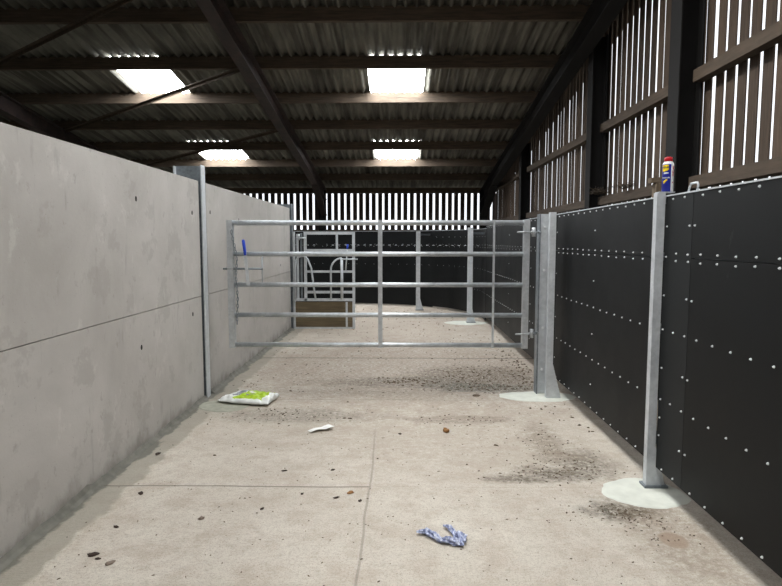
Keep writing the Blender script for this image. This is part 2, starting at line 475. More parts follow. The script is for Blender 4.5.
column(-2.3, 17.52, wpos(17.6), 'dark column under the foot of the rusty rafter, left in the far slatted wall', .2, 'x')
column(-6.9, 17.52, wpos(17.6), 'dark column in the far wall hidden behind the concrete wall', .2, 'x')
column(2.46, 17.52, wpos(17.6), 'dark corner column where the far and right slatted walls meet', .2, 'x')

def rail(y0, y1, z, label, x=2.785):
    b = MB(); b.box(x-.045, x+.055, y0, y1, z-.055, z+.055); b.bevel(.005)
    tag(b.build('timber_rail', M['rail'], loc=(x, (y0+y1)/2, z)), label, 'rail', 'timber rails carrying the boarding')
segs = [(.9+.11, 5.72, 'nearest bay, right edge of the photo'), (5.94, 8.3, 'bay just left of the can'), (8.52, 13.0, 'bay above the gate hinge post'), (13.22, 17.4, 'farthest bay')]
for y0, y1, w in segs:
    rail(y0, y1, 3.135, f'upper timber rail on the right slatted wall, {w}')
    rail(y0, y1, 2.15, f'lower timber rail on the right slatted wall, {w}')

def brace(a, c, label):
    b = MB(); b.beam((a[0], a[1], wpos(a[1]) - .035), (c[0], c[1], wpos(c[1]) - .035), .06, .008)
    b.beam((a[0], a[1]+.026, wpos(a[1]) - .065), (c[0], c[1]+.03, wpos(c[1]) - .065), .008, .045)
    tag(b.build('roof_brace', M['rail'], loc=(a[0], a[1], wpos(a[1]))), label, 'brace', 'diagonal steel braces under the purlins')
brace((-2.34, 6.75), (-6.8, 9.5), 'thin diagonal roof brace at the top left corner of the photo')
brace((-2.34, 9.2), (-6.8, 12.1), 'thin diagonal roof brace crossing below the left near skylight')
brace((-2.34, 12.0), (-6.8, 15.0), 'thin diagonal roof brace by the small left skylight')

# ------------------------------------------------------------------ left precast wall
WX = -1.99; TH = .14
def precast(y0, y1, z0, z1, label, holes):
    t = thing('concrete_panel', (WX - TH/2, (y0+y1)/2, z0), label, 'wall panel', 'precast concrete wall panels')
    b = MB(); b.box(WX-TH, WX, y0, y1, z0, z1); b.bevel(.013, 2); b.build('slab', M['precast'], t)
    for (hy, hz) in holes:
        b = MB(); b.prism([(.013*math.cos(a*PI/4), .02*math.sin(a*PI/4)) for a in range(8)], -.002, .003, Matrix(((0,0,1,WX),(1,0,0,hy),(0,1,0,hz),(0,0,0,1)))); b.build('socket', M['hole'], t)
precast(.0, 5.86, .0, 1.047, 'lower grey concrete wall panel of the near bay, at left edge of the photo', [(4.46, .784), (5.6, .9)])
precast(.0, 5.86, 1.053, 2.19, 'upper grey concrete wall panel of the near bay, at left edge of the photo', [(4.46, 1.917), (5.66, 1.87)])
precast(6.08, 10.68, .0, 1.047, 'lower grey concrete wall panel of the far bay, behind the left end of the gate', [(7.2, .88)])
precast(6.08, 10.68, 1.053, 2.19, 'upper grey concrete wall panel of the far bay, behind the left end of the gate', [(6.2, 1.9), (7.3, 1.86), (9.8, 1.2)])
def hpost(y, z1, label, d=.3, w=.17, mat='galv', x0=-1.955):
    t = thing('galvanised_post', (x0 - d/2, y, 0), label, 'post', 'galvanised posts of the concrete wall')
    b = MB(); b.box(x0-.012, x0, y-w/2, y+w/2, 0, z1); b.bevel(.003); b.build('front_flange', M[mat], t)
    b = MB(); b.box(x0-d, x0-d+.012, y-w/2, y+w/2, 0, z1-.01); b.bevel(.003); b.build('rear_flange', M[mat], t)
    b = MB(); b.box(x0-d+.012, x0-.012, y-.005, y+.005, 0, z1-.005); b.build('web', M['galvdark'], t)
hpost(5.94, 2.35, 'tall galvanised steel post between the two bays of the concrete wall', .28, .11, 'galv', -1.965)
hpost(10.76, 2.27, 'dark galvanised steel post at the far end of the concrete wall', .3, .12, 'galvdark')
# mortar fillet at the foot of the wall
def fillet(y0, y1):
    b = MB(); pr = None; n = int((y1-y0)/.06)
    for i in range(n+1):
        y = y0 + (y1-y0)*i/n
        w = .045 + .035*noise.noise((y*2.1, 0, 3)) + .02*noise.noise((y*9, 1, 3)); h = .035 + .025*noise.noise((y*2.7, 5, 0)) + .015*noise.noise((y*11, 5, 0))
        w = max(w, .015); h = max(h, .02)
        c = [b.bm.verts.new(p) for p in ((WX, y, .001), (WX + w, y, .001), (WX + w*.45, y, h*.35), (WX + .002, y, h))]
        if pr:
            for k in range(4): b._f([pr[k], pr[(k+1)%4], c[(k+1)%4], c[k]])
        pr = c
    return b
struct(fillet(.0, 5.88).build('trim_1', M['fillet'])); struct(fillet(6.06, 10.7).build('trim_2', M['fillet']))

def patch(name, cx, cy, rx, ry, mat, label, seed, h=.004, sides=40, cut=None):
    b = MB(); pts = []
    for k in range(sides):
        a = 2*PI*k/sides; q = 1 + .16*noise.noise((math.cos(a)*1.5+seed, math.sin(a)*1.5, seed)) + .05*noise.noise((math.cos(a)*6+seed, math.sin(a)*6, seed))
        x = cx + rx*q*math.cos(a)
        if cut: x = min(x, cut)
        pts.append((x, cy + ry*q*math.sin(a)))
    top = [b.bm.verts.new((x + (cx-x)*.06, y + (cy-y)*.06, h)) for x, y in pts]; bot = [b.bm.verts.new((x, y, .0005)) for x, y in pts]
    b._f(top); b._f(bot[::-1])
    for k in range(sides): b._f([bot[k], bot[(k+1)%sides], top[(k+1)%sides], top[k]])
    return tag(b.build(name, M[mat], loc=(cx, cy, 0)), label, 'mortar patch', 'mortar patches round the post feet')
patch('mortar_patch', 1.56, 3.66, .26, .22, 'mortar', 'white mortar patch on the floor round the foot of the near right post', 1)
patch('mortar_patch', 1.42, 6.0, .40, .20, 'mortar', 'pale mortar patch round the foot of the gate hinge post', 7, .005)
patch('mortar_patch', -1.70, 5.62, .26, .22, 'mortar2', 'dull greenish mortar patch at the foot of the concrete wall post, by the feed bag', 3)
patch('mortar_patch', 1.28, 11.5, .42, .28, 'mortar', 'far pale mortar patch seen under the right part of the gate', 5)

# ------------------------------------------------------------------ right black boarded wall
RX = 1.66; RT = .022
bolt_me = None
def bolt_mesh():
    global bolt_me
    b = MB(); b.prism([(.0045*math.cos(a*PI/3), .0045*math.sin(a*PI/3)) for a in range(6)], 0, .007, Matrix(((0,0,-1,0),(1,0,0,0),(0,1,0,0),(0,0,0,1))))
    b.prism([(.0068*math.cos(a*PI/5), .0068*math.sin(a*PI/5)) for a in range(10)], -.0005, .002, Matrix(((0,0,-1,0),(1,0,0,0),(0,1,0,0),(0,0,0,1))))
    o = b.build('bolt', M['bolt']); bolt_me = o.data; bpy.data.objects.remove(o)
bolt_mesh()
def bolt(parent, p, rot=0, s=1):
    o = bpy.data.objects.new('bolt', bolt_me); C.objects.link(o); o.parent = parent
    o.location = Vector(p) - parent.location; o.rotation_euler = (0, 0, rot); o.scale = (s, s, s)
Z0, Z1, ZS = .14, 1.875, 1.50
def board(y0, y1, z0, z1, label, bolts, mat='black', x=RX, t_=RT):
    t = thing('black_wall_board', (x + t_/2, (y0+y1)/2, z0), label, 'wall board', 'black boards bolted along the right wall')
    b = MB(); b.box(x, x+t_, y0, y1, z0, z1); b.bevel(.002); b.build('sheet', M[mat], t)
    for (y, z) in bolts: bolt(t, (x - .0005, y + random.uniform(-.006, .006), z + random.uniform(-.003, .003)))
def row(y0, y1, z, p=.165):
    n = max(1, round((y1-y0)/p)); return [(y0 + (y1-y0)*(i+.5)/n, z) for i in range(n)]
vz_u, vz_l = (1.69,), (1.26, .80, .36)
board(.9, 3.395, ZS+.002, Z1, 'upper black wall board at the right edge of the photo, above the double bolt row', row(1.5, 3.37, ZS+.022)+row(1.5, 3.37, Z1-.022)+[(3.365, z) for z in vz_u])
board(.9, 3.395, Z0, ZS-.002, 'large lower black wall board filling the right edge of the photo', row(1.5, 3.37, ZS-.022)+row(1.5, 3.37, 1.045)+row(1.5, 3.37, .60)+row(1.5, 3.37, Z0+.02)+[(3.365, z) for z in vz_l])
board(3.399, 3.74, Z0, Z1, 'narrow greyish upright board between the near right post and the large black boards', [(3.43, z) for z in (ZS+.022, ZS-.022, 1.69, 1.26, 1.045, .8, .6, .36)] + [(3.71, z) for z in (ZS, 1.69, 1.26, 1.045, .8, .6, .48, .36)] + row(3.42, 3.72, Z1-.022)+row(3.42, 3.72, Z0+.02)+[(3.57, ZS+.022), (3.57, ZS-.022), (3.57, 1.045), (3.57, .6)], 'grey')
board(3.80, 6.30, ZS+.002, Z1, 'upper black wall board between the near right post and the gate hinge post', row(3.82, 6.28, ZS+.022)+row(3.82, 6.28, Z1-.022)+[(3.83, 1.69), (5.07, 1.69), (6.27, 1.69)])
board(3.80, 6.30, Z0, ZS-.002, 'lower black wall board between the near right post and the gate hinge post', row(3.82, 6.28, ZS-.022)+row(3.82, 6.28, 1.03)+row(3.82, 6.28, .58)+row(3.82, 6.28, Z0+.02)+[(y, z) for y in (3.83, 5.07, 6.27) for z in vz_l])
board(6.34, 11.40, ZS+.002, Z1, 'upper black wall board beyond the gate hinge post, seen through the right of the gate', row(6.4, 11.3, ZS+.022, .2)+row(6.4, 11.3, Z1-.022, .2)+[(7.5, 1.69), (9, 1.69)])
board(6.34, 11.40, Z0, ZS-.002, 'lower black wall board beyond the gate hinge post, seen through the right of the gate', row(6.4, 11.3, 1.03, .17)+row(6.4, 11.3, .58, .17)+row(6.4, 11.3, ZS-.022, .25)+[(y, z) for y in (7.5, 9) for z in (1.26, .8, .36)])
# cap strips along the top of the boards
def cap(y0, y1, label):
    b = MB(); b.box(RX-.006, RX+.045, y0, y1, Z1, Z1+.008).box(RX+.03, RX+.036, y0, y1, Z1-.04, Z1); 
    tag(b.build('capping_rail', M['galv'], loc=(RX, (y0+y1)/2, Z1)), label, 'rail', 'thin galvanised rails capping the black boards')
cap(.9, 3.74, 'thin galvanised rail capping the black boards at the right edge of the photo')
cap(3.80, 6.30, 'thin galvanised rail capping the black boards between near post and hinge post')
cap(6.34, 11.40, 'thin galvanised rail capping the black boards beyond the gate')
# steel back rails behind the boards
for z in (.3, 1.03, 1.5):
    b = MB()
    b.box(RX+RT, RX+RT+.05, .9, 11.4, z-.025, z+.025)
    tag(b.build('back_rail', M['galvdark'], loc=(RX+.04, 6, z)), f'steel back rail fixed behind the black boards at {["ankle", "waist", "chest"][(.3, 1.03, 1.5).index(z)]} height', 'rail', 'steel rails behind the black boards')

# curved end of the black wall
ctrl = [(1.66, 11.42), (1.66, 12.0), (1.52, 12.8), (1.18, 13.55), (.62, 14.2), (-.1, 14.65), (-1.0, 14.9), (-2.1, 15.0), (-3.4, 15.0)]
def cr(p0, p1, p2, p3, t): return tuple(.5*((2*b_)+(-a+c)*t+(2*a-5*b_+4*c-d)*t*t+(-a+3*b_-3*c+d)*t**3) for a, b_, c, d in zip(p0, p1, p2, p3))
path = []
for i in range(len(ctrl)-1):
    q = [ctrl[max(0, i-1)], ctrl[i], ctrl[i+1], ctrl[min(len(ctrl)-1, i+2)]]
    for k in range(8): path.append(cr(*q, k/8))
path.append(ctrl[-1])
def curved(path, z0, z1, label, boltz, step):
    t = thing('black_wall_board', (*path[len(path)//2], z0), label, 'wall board', 'black boards bolted round the curved end of the pen')
    b = MB(); pr = None; acc = 0; pos = []
    for i, p in enumerate(path):
        a = Vector(path[max(0, i-1)]); c = Vector(path[min(len(path)-1, i+1)]); d = (c-a).normalized(); nn = Vector((d.y, -d.x))   # outward
        if nn.y < 0 and nn.x < 0: nn = -nn
        q = Vector(p); o_ = q + nn*.02
        vs = [b.bm.verts.new(v) for v in ((q.x, q.y, z0), (o_.x, o_.y, z0), (o_.x, o_.y, z1), (q.x, q.y, z1))]
        if pr:
            for k in range(4):
                b._f([pr[k], pr[(k+1)%4], vs[(k+1)%4], vs[k]])
            acc += (q - lastq).length
        else: b._f(vs); 
        pr = vs; lastq = q; pos.append((acc, q, math.atan2(-nn.y, -nn.x) - PI))
    b._f(pr[::-1])
    b.build('sheet', M['black'], t)
    for z in boltz:
        s = step/2; 
        while s < acc:
            k = max(j for j in range(len(pos)) if pos[j][0] <= s); k = min(k, len(pos)-2)
            fr = (s-pos[k][0])/max(1e-6, pos[k+1][0]-pos[k][0]); p = pos[k][1].lerp(pos[k+1][1], fr)
            bolt(t, (p.x - math.cos(pos[k][2])*.001, p.y - math.sin(pos[k][2])*.001, z), pos[k][2], .75); s += step
    b = MB(); pr = None
    if z1 > 1.7:
        for (_, q, an) in pos:
            nx, ny = math.cos(an), math.sin(an)
            vs = [b.bm.verts.new(v) for v in ((q.x-nx*.006, q.y-ny*.006, z1), (q.x+nx*.045, q.y+ny*.045, z1), (q.x+nx*.045, q.y+ny*.045, z1+.008), (q.x-nx*.006, q.y-ny*.006, z1+.008))]
            if pr:
                for k in range(4): b._f([pr[k], pr[(k+1)%4], vs[(k+1)%4], vs[k]])
            pr = vs
        b.build('capping', M['galv'], t)
mid = 30
curved(path[:mid+1], .05, ZS-.002, 'lower black board of the curved corner, seen through the right half of the gate', (1.03, .58, ZS-.03), .2)
curved(path[:mid+1], ZS+.002, 1.84, 'upper black board of the curved corner, seen through the right half of the gate', (ZS+.022, 1.69), .22)
curved(path[mid:], .03, ZS-.002, 'lower black board across the far end of the pen, behind the yoke panel', (1.03, ZS-.03), .22)
curved(path[mid:], ZS+.002, 1.84, 'upper black board across the far end of the pen, behind the yoke panel', (ZS+.022,), .25)

def wallpost(x, y, label, w=.052, h=1.9, foot=.12, spread=True, side=1):
    t = thing('galvanised_wall_post', (x, y, 0), label, 'post', 'galvanised posts of the black wall')
    b = MB(); b.box(x-w/2, x+w/2, y-w/2, y+w/2, .006, h); b.bevel(.006, 2); b.build('shaft', M['galv'], t)
    b = MB(); b.prism([(x+side*w/2, .01), (x+side*(w/2+foot*.6), .01), (x+side*w/2, .28)] , -w/2, w/2, Matrix(((1,0,0,0),(0,0,1,y),(0,1,0,0),(0,0,0,1)))); b.build('foot_gusset', M['galv'], t)
    b = MB(); b.box(x-w/2-.015, x+w/2+foot*.7, y-w/2-.02, y+w/2+.02, .0, .018); b.bevel(.003); b.build('base_plate', M['galvdark'], t)
    return t
wallpost(1.628, 3.765, 'near slim galvanised post of the black wall with a can on top')
t = wallpost(.42, 13.65, 'slim galvanised post left of the curved black corner, seen through the gate', .095, 1.82, .12)
t = wallpost(1.37, 11.55, 'galvanised post at the start of the curved black corner, seen through the gate', .095, 1.86, .1)
b = MB(); b.beam((.42, 13.68, 1.75), (.7, 14.1, 1.75), .04, .04); b.build('bracket', M['galvdark'], bpy.data.objects['galvanised_wall_post.001'])
b = MB(); b.beam((1.4, 11.6, 1.75), (1.66, 11.7, 1.75), .04, .04); b.build('bracket', M['galvdark'], bpy.data.objects['galvanised_wall_post.002'])
# lifting loop on the capping rail
b = MB(); b.tube([(1.68, 3.40, 1.883), (1.68, 3.39, 1.915), (1.68, 3.40, 1.93), (1.68, 3.47, 1.93), (1.68, 3.49, 1.91), (1.68, 3.50, 1.883)], .0065, 8)
tag(b.build('lifting_loop', M['galv'], loc=(1.68, 3.42, 1.883)), 'small galvanised lifting loop on the black wall just right of the can', 'loop')
b = MB(); b.box(1.612, 1.71, 3.735, 3.795, 1.9005, 1.906); b.bevel(.001)
b.build('top_plate', M['galv'], bpy.data.objects['galvanised_wall_post'])

# gate hinge post
t = thing('hinge_post', (1.48, 6.14, 0), 'broad galvanised hinge post carrying the right end of the gate', 'post')
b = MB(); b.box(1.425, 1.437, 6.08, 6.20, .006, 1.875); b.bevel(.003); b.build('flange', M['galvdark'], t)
b = MB(); b.box(1.437, 1.54, 6.11, 6.122, .006, 1.875); b.build('web', M['galv'], t)
b = MB(); b.box(1.54, 1.552, 6.08, 6.20, .006, 1.875); b.bevel(.003); b.build('flange', M['galv'], t)
for z in (1.74, 1.30, .70, .26):
    bo = bpy.data.objects.new('bolt', bolt_me); C.objects.link(bo); bo.parent = t; bo.location = Vector((1.486, 6.109, z)) - t.location; bo.rotation_euler = (0, 0, PI/2); bo.scale = (2,)*3
t = thing('board_end_post', (1.52, 5.95, 0), 'slim bright galvanised end post of the black boards, just right of the hinge post', 'post')
b = MB(); b.box(1.49, 1.552, 5.92, 5.98, .006, 1.885); b.bevel(.004); b.build('shaft', M['galv'], t)
b = MB(); b.prism([(1.552, .006), (1.64, .006), (1.552, .36)], -.03, .03, Matrix(((1,0,0,0),(0,0,1,5.95),(0,1,0,0),(0,0,0,1)))); b.build('foot_gusset', M['galv'], t)

# ------------------------------------------------------------------ five-bar gate
GY = 6.0; gx0, gx1 = -1.725, 1.275
g = thing('field_gate', (1.275, GY, .5), 'galvanised five-bar field gate closed across the aisle', 'gate')
def bar(name, a, c, r, parent=g, mat='galvgate', seg=12):
    b = MB(); b.tube([a, c], r, seg); return b.build(name, M[mat], parent)
for x in (gx0, gx1):
    b = MB(); b.box(x-.03, x+.03, GY-.03, GY+.03, .505, 1.81); b.bevel(.005, 2); b.build('upright', M['galvgate'], g)
zs = [1.783, 1.468, 1.155, .845, .535]
for i, z in enumerate(zs): bar('gate_bar', (gx0+.03, GY, z), (gx1-.03, GY, z), .024 if i else .026)
b = MB(); b.box(-.222, -.178, GY-.031, GY-.025, .51, 1.81); b.bevel(.001); b.build('brace', M['galvgate'], g)
b = MB(); b.box(.935, .957, GY-.031, GY-.025, .51, 1.81); b.build('brace', M['galvgate'], g)
bar('latch_brace', (-1.405, GY, 1.155), (-1.405, GY, 1.468), .009)
for z in (1.69, .655):
    h = MB(); h.tube([(1.30, GY+.005, z), (1.43, GY+.083, z)], .011, 8).tube([(1.18, GY-.035, z), (1.18, GY-.03, z), (1.31, GY-.03, z)], .009, 8)
    h.tube([(1.352, GY+.02, z-.045), (1.352, GY+.02, z+.045)], .019, 10); h.build('hinge', M['galvgate'], g)
    h = MB()
    h.tube([(1.388, GY+.032, z), (1.402, GY+.036, z)], .02, 6)
    h.build('hinge_nut', M['galvdark'], g)
b = MB(); b.tube([(-1.80, GY-.02, 1.318), (-1.395, GY-.02, 1.318)], .011, 8); b.build('slide_bolt', M['galvdark'], g)
lv = MB(); lv.beam((-1.545, GY-.035, 1.15), (-1.570, GY-.035, 1.50), .03, .008, (0, 1, 0)); lever = lv.build('latch_lever', M['galv'], g)
b = MB(); b.tube([(-1.567, GY-.036, 1.455), (-1.570, GY-.036, 1.49), (-1.584, GY-.036, 1.60), (-1.586, GY-.036, 1.614)], [.013, .016, .016, .009], 12)
o = b.build('grip', M['blue'], g); o.parent = lever; o.location = -lever.parent.location - lever.location; tag(o, 'bright blue plastic grip')
# chain at the latch end
ch = thing('chain', (-1.655, GY-.04, 1.7), 'galvanised chain hanging down the latch end of the gate', 'chain')
lb = MB(); pts = []
for k in range(16):
    a = 2*PI*k/16; pts.append((.008*math.cos(a), 0, .0155*math.sin(a) + (.006 if math.sin(a) > 0 else -.006)))
lb.tube(pts, .0045, 6, closed=True); lo = lb.build('chain_link', M['galvdark']); lme = lo.data; bpy.data.objects.remove(lo)  # darker steel paints in the shadows that outline the links
zc = 1.69; k = 0
while zc > .76:
    o = bpy.data.objects.new('chain_link', lme); C.objects.link(o); o.parent = ch
    x = -1.69 + .035*min(1, (1.69-zc)/.28) + .006*math.sin(zc*14) 
    o.location = Vector((x, GY-.052 + .003*math.cos(zc*9), zc)) - ch.location; o.rotation_euler = (0, .08*math.sin(zc*20), (k % 2)*PI/2 + .4)
    zc -= .034; k += 1

# ------------------------------------------------------------------ yoke panel (calf feeding gate) at the end of the concrete wall
YY = 10.72
def px(x): return (x - 400) / 590 * YY
def pz(y): return 1.6 + (241 - y) / 590 * YY
yk = thing('yoke_gate', (px(330), YY, 0), 'galvanised cattle yoke gate with timber kick boards at the far end of the concrete wall', 'gate')
def flat(name, x0, y0, x1, y1, mat='galv', d=.025, parent=yk, dy=0):
    b = MB(); b.box(min(px(x0), px(x1)), max(px(x0), px(x1)), YY-d+dy, YY+d+dy, min(pz(y0), pz(y1)), max(pz(y0), pz(y1))); b.bevel(.004); return b.build(name, M[mat], parent)
flat('upright', 304, 232, 306.6, 301); flat('upright', 352.4, 232, 355, 329.5)
flat('top_rail', 306.6, 232, 352.4, 234.6)
flat('rail', 306.6, 249, 352.4, 251.6)
flat('rail', 306.6, 270.5, 352.4, 272.6); flat('rail', 306.6, 291, 352.4, 293.4)
flat('rail', 295, 298.6, 352.4, 301.2)
flat('bottom_rail', 295, 327.6, 352.4, 330, 'galv')
flat('divider', 336, 234.6, 338, 249)
flat('upright', 293.2, 232, 295, 330, 'galv', .03); flat('upright', 296.5, 234, 298.5, 299, 'galv', .02, yk, .02); flat('upright', 300.2, 233, 302, 299, 'galvdark', .02, yk, .03)
b = MB(); n = 14
arc = [(295.5, 299), (295.5, 268), (296, 262)] + [(302.5 - 6.8*math.cos(a), 264 - 8*math.sin(a)) for a in [PI*(.1 + .7*i/8) for i in range(9)]] + [(311.5, 268), (313.5, 285), (315.5, 299)]
b.tube([(px(x), YY-.045, pz(y)) for x, y in arc], .017, 10); b.build('yoke_bow', M['galv'], yk)
b = MB()
arc = [(331, 299), (331, 272)] + [(342 - 11*math.cos(a), 270 - 12*math.sin(a)) for a in [PI*.5*i/7 for i in range(8)]]
b.tube([(px(x), YY-.045, pz(y)) for x, y in arc], .017, 10); b.build('yoke_bow', M['galv'], yk)
b = MB(); b.tube([(px(342), YY-.045, pz(299)), (px(342), YY-.045, pz(258))], .026, 10); b.build('sliding_bar', M['galv'], yk)
b = MB(); b.tube([(px(342), YY-.06, pz(259)), (px(358), YY-.06, pz(259))], .012, 8); b.build('slide_rod', M['galv'], yk)
b = MB(); b.tube([(px(346), YY-.06, pz(270)), (px(347.6), YY-.06, pz(249))], .012, 8); lv2 = b.build('lever', M['galv'], yk)
b = MB(); b.tube([(px(347.6), YY-.06, pz(249)), (px(348), YY-.06, pz(244.2))], .017, 8); o = b.build('grip', M['blue'], lv2); o.location = -lv2.parent.location - lv2.location; o['label'] = 'blue plastic lever grip'
for a, c in ((302, 314.5), (315, 327.4)): flat('kick_board', 294.2, a, 352.2, c, 'sleeper', .018)
flat('board_strap', 345.5, 302, 347.5, 327.5, 'galv', .004, yk, -.024)
h = MB(); h.tube([(px(297), YY-.05, pz(238)), (px(307), YY-.05, pz(238))], .014, 8).tube([(px(299.5), YY-.05, pz(240)), (px(299.5), YY-.05, pz(234))], .016, 8); h.build('hinge', M['galv'], yk)

# ------------------------------------------------------------------ spray can on the near post
cz = 1.906; cx, cy = 1.672, 3.76; cr_ = .0335
can = thing('spray_can', (cx, cy, cz), 'blue and white spray can with a red cap on top of the near right post', 'spray can')
b = MB(); b.lathe([(.031, cz), (.0335, cz+.004), (.0335, cz+.168), (.031, cz+.176), (.024, cz+.186), (.024, cz+.187)], cx, cy, 48)
for q in b.bm.faces:
    c = q.calc_center_median(); a = math.atan2(c.y-cy, c.x-cx)
    d = (a - math.radians(-150) + PI) % (2*PI) - PI
    q.material_index = 1 if (abs(d) > math.radians(65) or c.z > cz+.17) else 0
body = b.build('can_body', [M['canblue'], M['canwhite']], can)
b = MB(); b.lathe([(.0245, cz+.186), (.0245, cz+.206), (.0225, cz+.211)], cx, cy, 32).lathe([(.012, cz+.2105), (.012, cz+.2155)], cx, cy, 20); tag(b.build('cap', M['canred'], can), 'red plastic cap')
def wrap(u, v, r=cr_+.0006, a0=-155):
    a = math.radians(a0) + u / r; return Vector((cx + r*math.cos(a), cy + r*math.sin(a), cz + v))
def decal(name, poly, mat, r, a0):
    b = MB(); bm = b.bm; vs = [bm.verts.new((x, y, 0)) for x, y in poly]; bm.faces.new(vs)
    bmesh.ops.triangulate(bm, faces=bm.faces[:]); bmesh.ops.subdivide_edges(bm, edges=bm.edges[:], cuts=2, use_grid_fill=True)
    for v in bm.verts: v.co = wrap(v.co.x, v.co.y, r, a0)
    o = b.build(name, M[mat], body); o.location = (0, 0, 0); return o
decal('shield', [(-.024, .165), (.012, .165), (.018, .160), (.018, .135), (.010, .128), (-.012, .122), (-.024, .126)], 'yellow', cr_+.0008, -137)
def text_mesh(txt, size, mat, u, v, r, a0, rot=0, name='lettering'):
    cu = bpy.data.curves.new('t', 'FONT'); cu.body = txt; cu.size = size; cu.resolution_u = 3; cu.align_x = 'CENTER'; cu.align_y = 'CENTER'; cu.offset = size*.03
    to = bpy.data.objects.new('t', cu); C.objects.link(to); dg = bpy.context.evaluated_depsgraph_get()
    me = bpy.data.meshes.new_from_object(to.evaluated_get(dg)); bpy.data.objects.remove(to)
    for w in me.vertices:
        x, y = w.co.x, w.co.y
        if rot: x, y = x*math.cos(rot)-y*math.sin(rot), x*math.sin(rot)+y*math.cos(rot)
        w.co = wrap(x+u, y+v, r, a0)
    me.materials.clear(); me.materials.append(M[mat]); me.name = name
    o = bpy.data.objects.new(name, me); C.objects.link(o); o.parent = body; o.location = -can.location - body.location
    return o
text_mesh('WD-40', .0155, 'darkprint', -.003, .148, cr_+.0014, -137)
decal('stripe', [(-.012, .118), (.018, .118), (.018, .110), (-.012, .108)], 'canwhite', cr_+.0008, -137)
text_mesh('MULTI-USE', .010, 'canwhite', .002, .085, cr_+.0014, -137)
decal('swoosh', [(-.016, .062), (.008, .078), (.012, .070), (-.010, .048)], 'yellow', cr_+.0008, -137)
text_mesh('WD-40', .020, 'canred', .006, .125, cr_+.0014, -66, PI/2)
decal('mark', [(.001, .052), (.009, .052), (.009, .060), (.001, .060)], 'canred', cr_+.0008, -66)

# timber stub and straw nests on the lower side rail
t = thing('timber_stub', (2.64, 6.15, 2.02), 'weathered timber stub topped by a crossbar, just left of the can', 'timber block')
b = MB(); b.box(2.60, 2.69, 6.10, 6.20, 0, 2.19); b.bevel(.006); b.build('block', M['stub'], t)
b = MB(); b.beam((2.55, 6.15, 2.215), (2.725, 6.15, 2.225), .08, .05); b.bevel(.006); b.build('crossbar', M['stub'], t)
def nest(cx, cy, cz, r, n, label, seed):
    rnd = random.Random(seed); b = MB()
    for i in range(n):
        p = Vector((cx + rnd.gauss(0, r*.25), cy + rnd.gauss(0, r), max(2.212, cz + abs(rnd.gauss(0, r*.28)))))
        d = Vector((rnd.uniform(-1, 1), rnd.uniform(-1, 1), rnd.uniform(.02, .5))).normalized() * rnd.uniform(.05, .14)
        b.tube([p, p + d*.5 + Vector((0, 0, .01)), p + d], .0035, 4)
    tag(b.build('twig_nest', M['twig'], loc=(cx, cy, cz)), label, 'nest', kind='stuff')
nest(2.7, 8.15, 2.225, .11, 90, 'ragged clump of straw and twigs on the side rail beside the middle column', 1)
nest(2.7, 7.2, 2.225, .06, 40, 'small clump of straw on the side rail between the middle column and the can', 2)

# ------------------------------------------------------------------ feed bag
def bag():
    cx, cy = -1.52, 5.77; L, W, H = .55, .34, .055; nu, nv = 60, 36; ang = math.radians(-10)
    b = MB(); rows = {}
    for side in (1, -1):
        for i in range(nu+1):
            for j in range(nv+1):
                u = i/nu*2-1; v = j/nv*2-1
                wd = 1 - .28*max(0, -u)**2 - .06*u*u
                hh = (max(0, 1-abs(u)**3.2)**.6) * (max(0, 1-abs(v)**2.6)**.6)
                k = noise.noise((u*2.2+4, v*1.8, 1.2)); k2 = noise.noise((u*6, v*5, 2.7+side)); k3 = noise.noise((u*14, v*9, 5))
                x = u*L/2 + .012*k; y = v*W/2*wd + .015*noise.noise((u*3, 7, v))
                if side == 1: z = .028 + H*hh*(1+.45*k) + (.016*k2 + .006*k3)*min(1, hh*1.5+.25) + .012*u
                else: z = .006 + .022*(1-hh) * .9
                if hh <= 0: z = .028 + .012*k + .01*k3
                if u > .72 and side == 1: z += .03*(u-.72)/.28*(1-abs(v)) + .012*math.sin(v*9)
                xr = cx + x*math.cos(ang) - y*math.sin(ang); yr = cy + x*math.sin(ang) + y*math.cos(ang)
                if (hh <= 0) and side == -1: rows[(side, i, j)] = rows[(1, i, j)]; continue
                rows[(side, i, j)] = b.bm.verts.new((xr, yr, max(.003, z)))
    for side in (1, -1):
        for i in range(nu):
            for j in range(nv):
                u = (i+.5)/nu*2-1; v = (j+.5)/nv*2-1; mi = 0
                if side == 1:
                    s1 = -.22 + .25*v; 
                    if s1 < u < .80 + .1*v and -.78 < v < .95: mi = 1
                    elif -.50+.25*v < u <= s1 and -.3 < v < .9: mi = 2
                    if mi == 1 and (-.25 < v < -.1 or .05 < v < .15) and .0 < u < .3: mi = 2 if v < 0 else 0
                    if mi == 2 and u < 0 and -.24+.22*v < u < -.2+.22*v: mi = 0
                b.mi = mi; q = [rows[(side, i, j)], rows[(side, i+1, j)], rows[(side, i+1, j+1)], rows[(side, i, j+1)]]
                if len(set(q)) == 4:
                    fc = b._f(q)
                    if fc: fc.smooth = True
    return tag(b.build('feed_bag', [M['bagwhite'], M['baggreen'], M['baggrey']], loc=(cx, cy, 0)), 'crumpled white feed bag with lime green print lying at the foot of the concrete wall', 'bag')
bag()

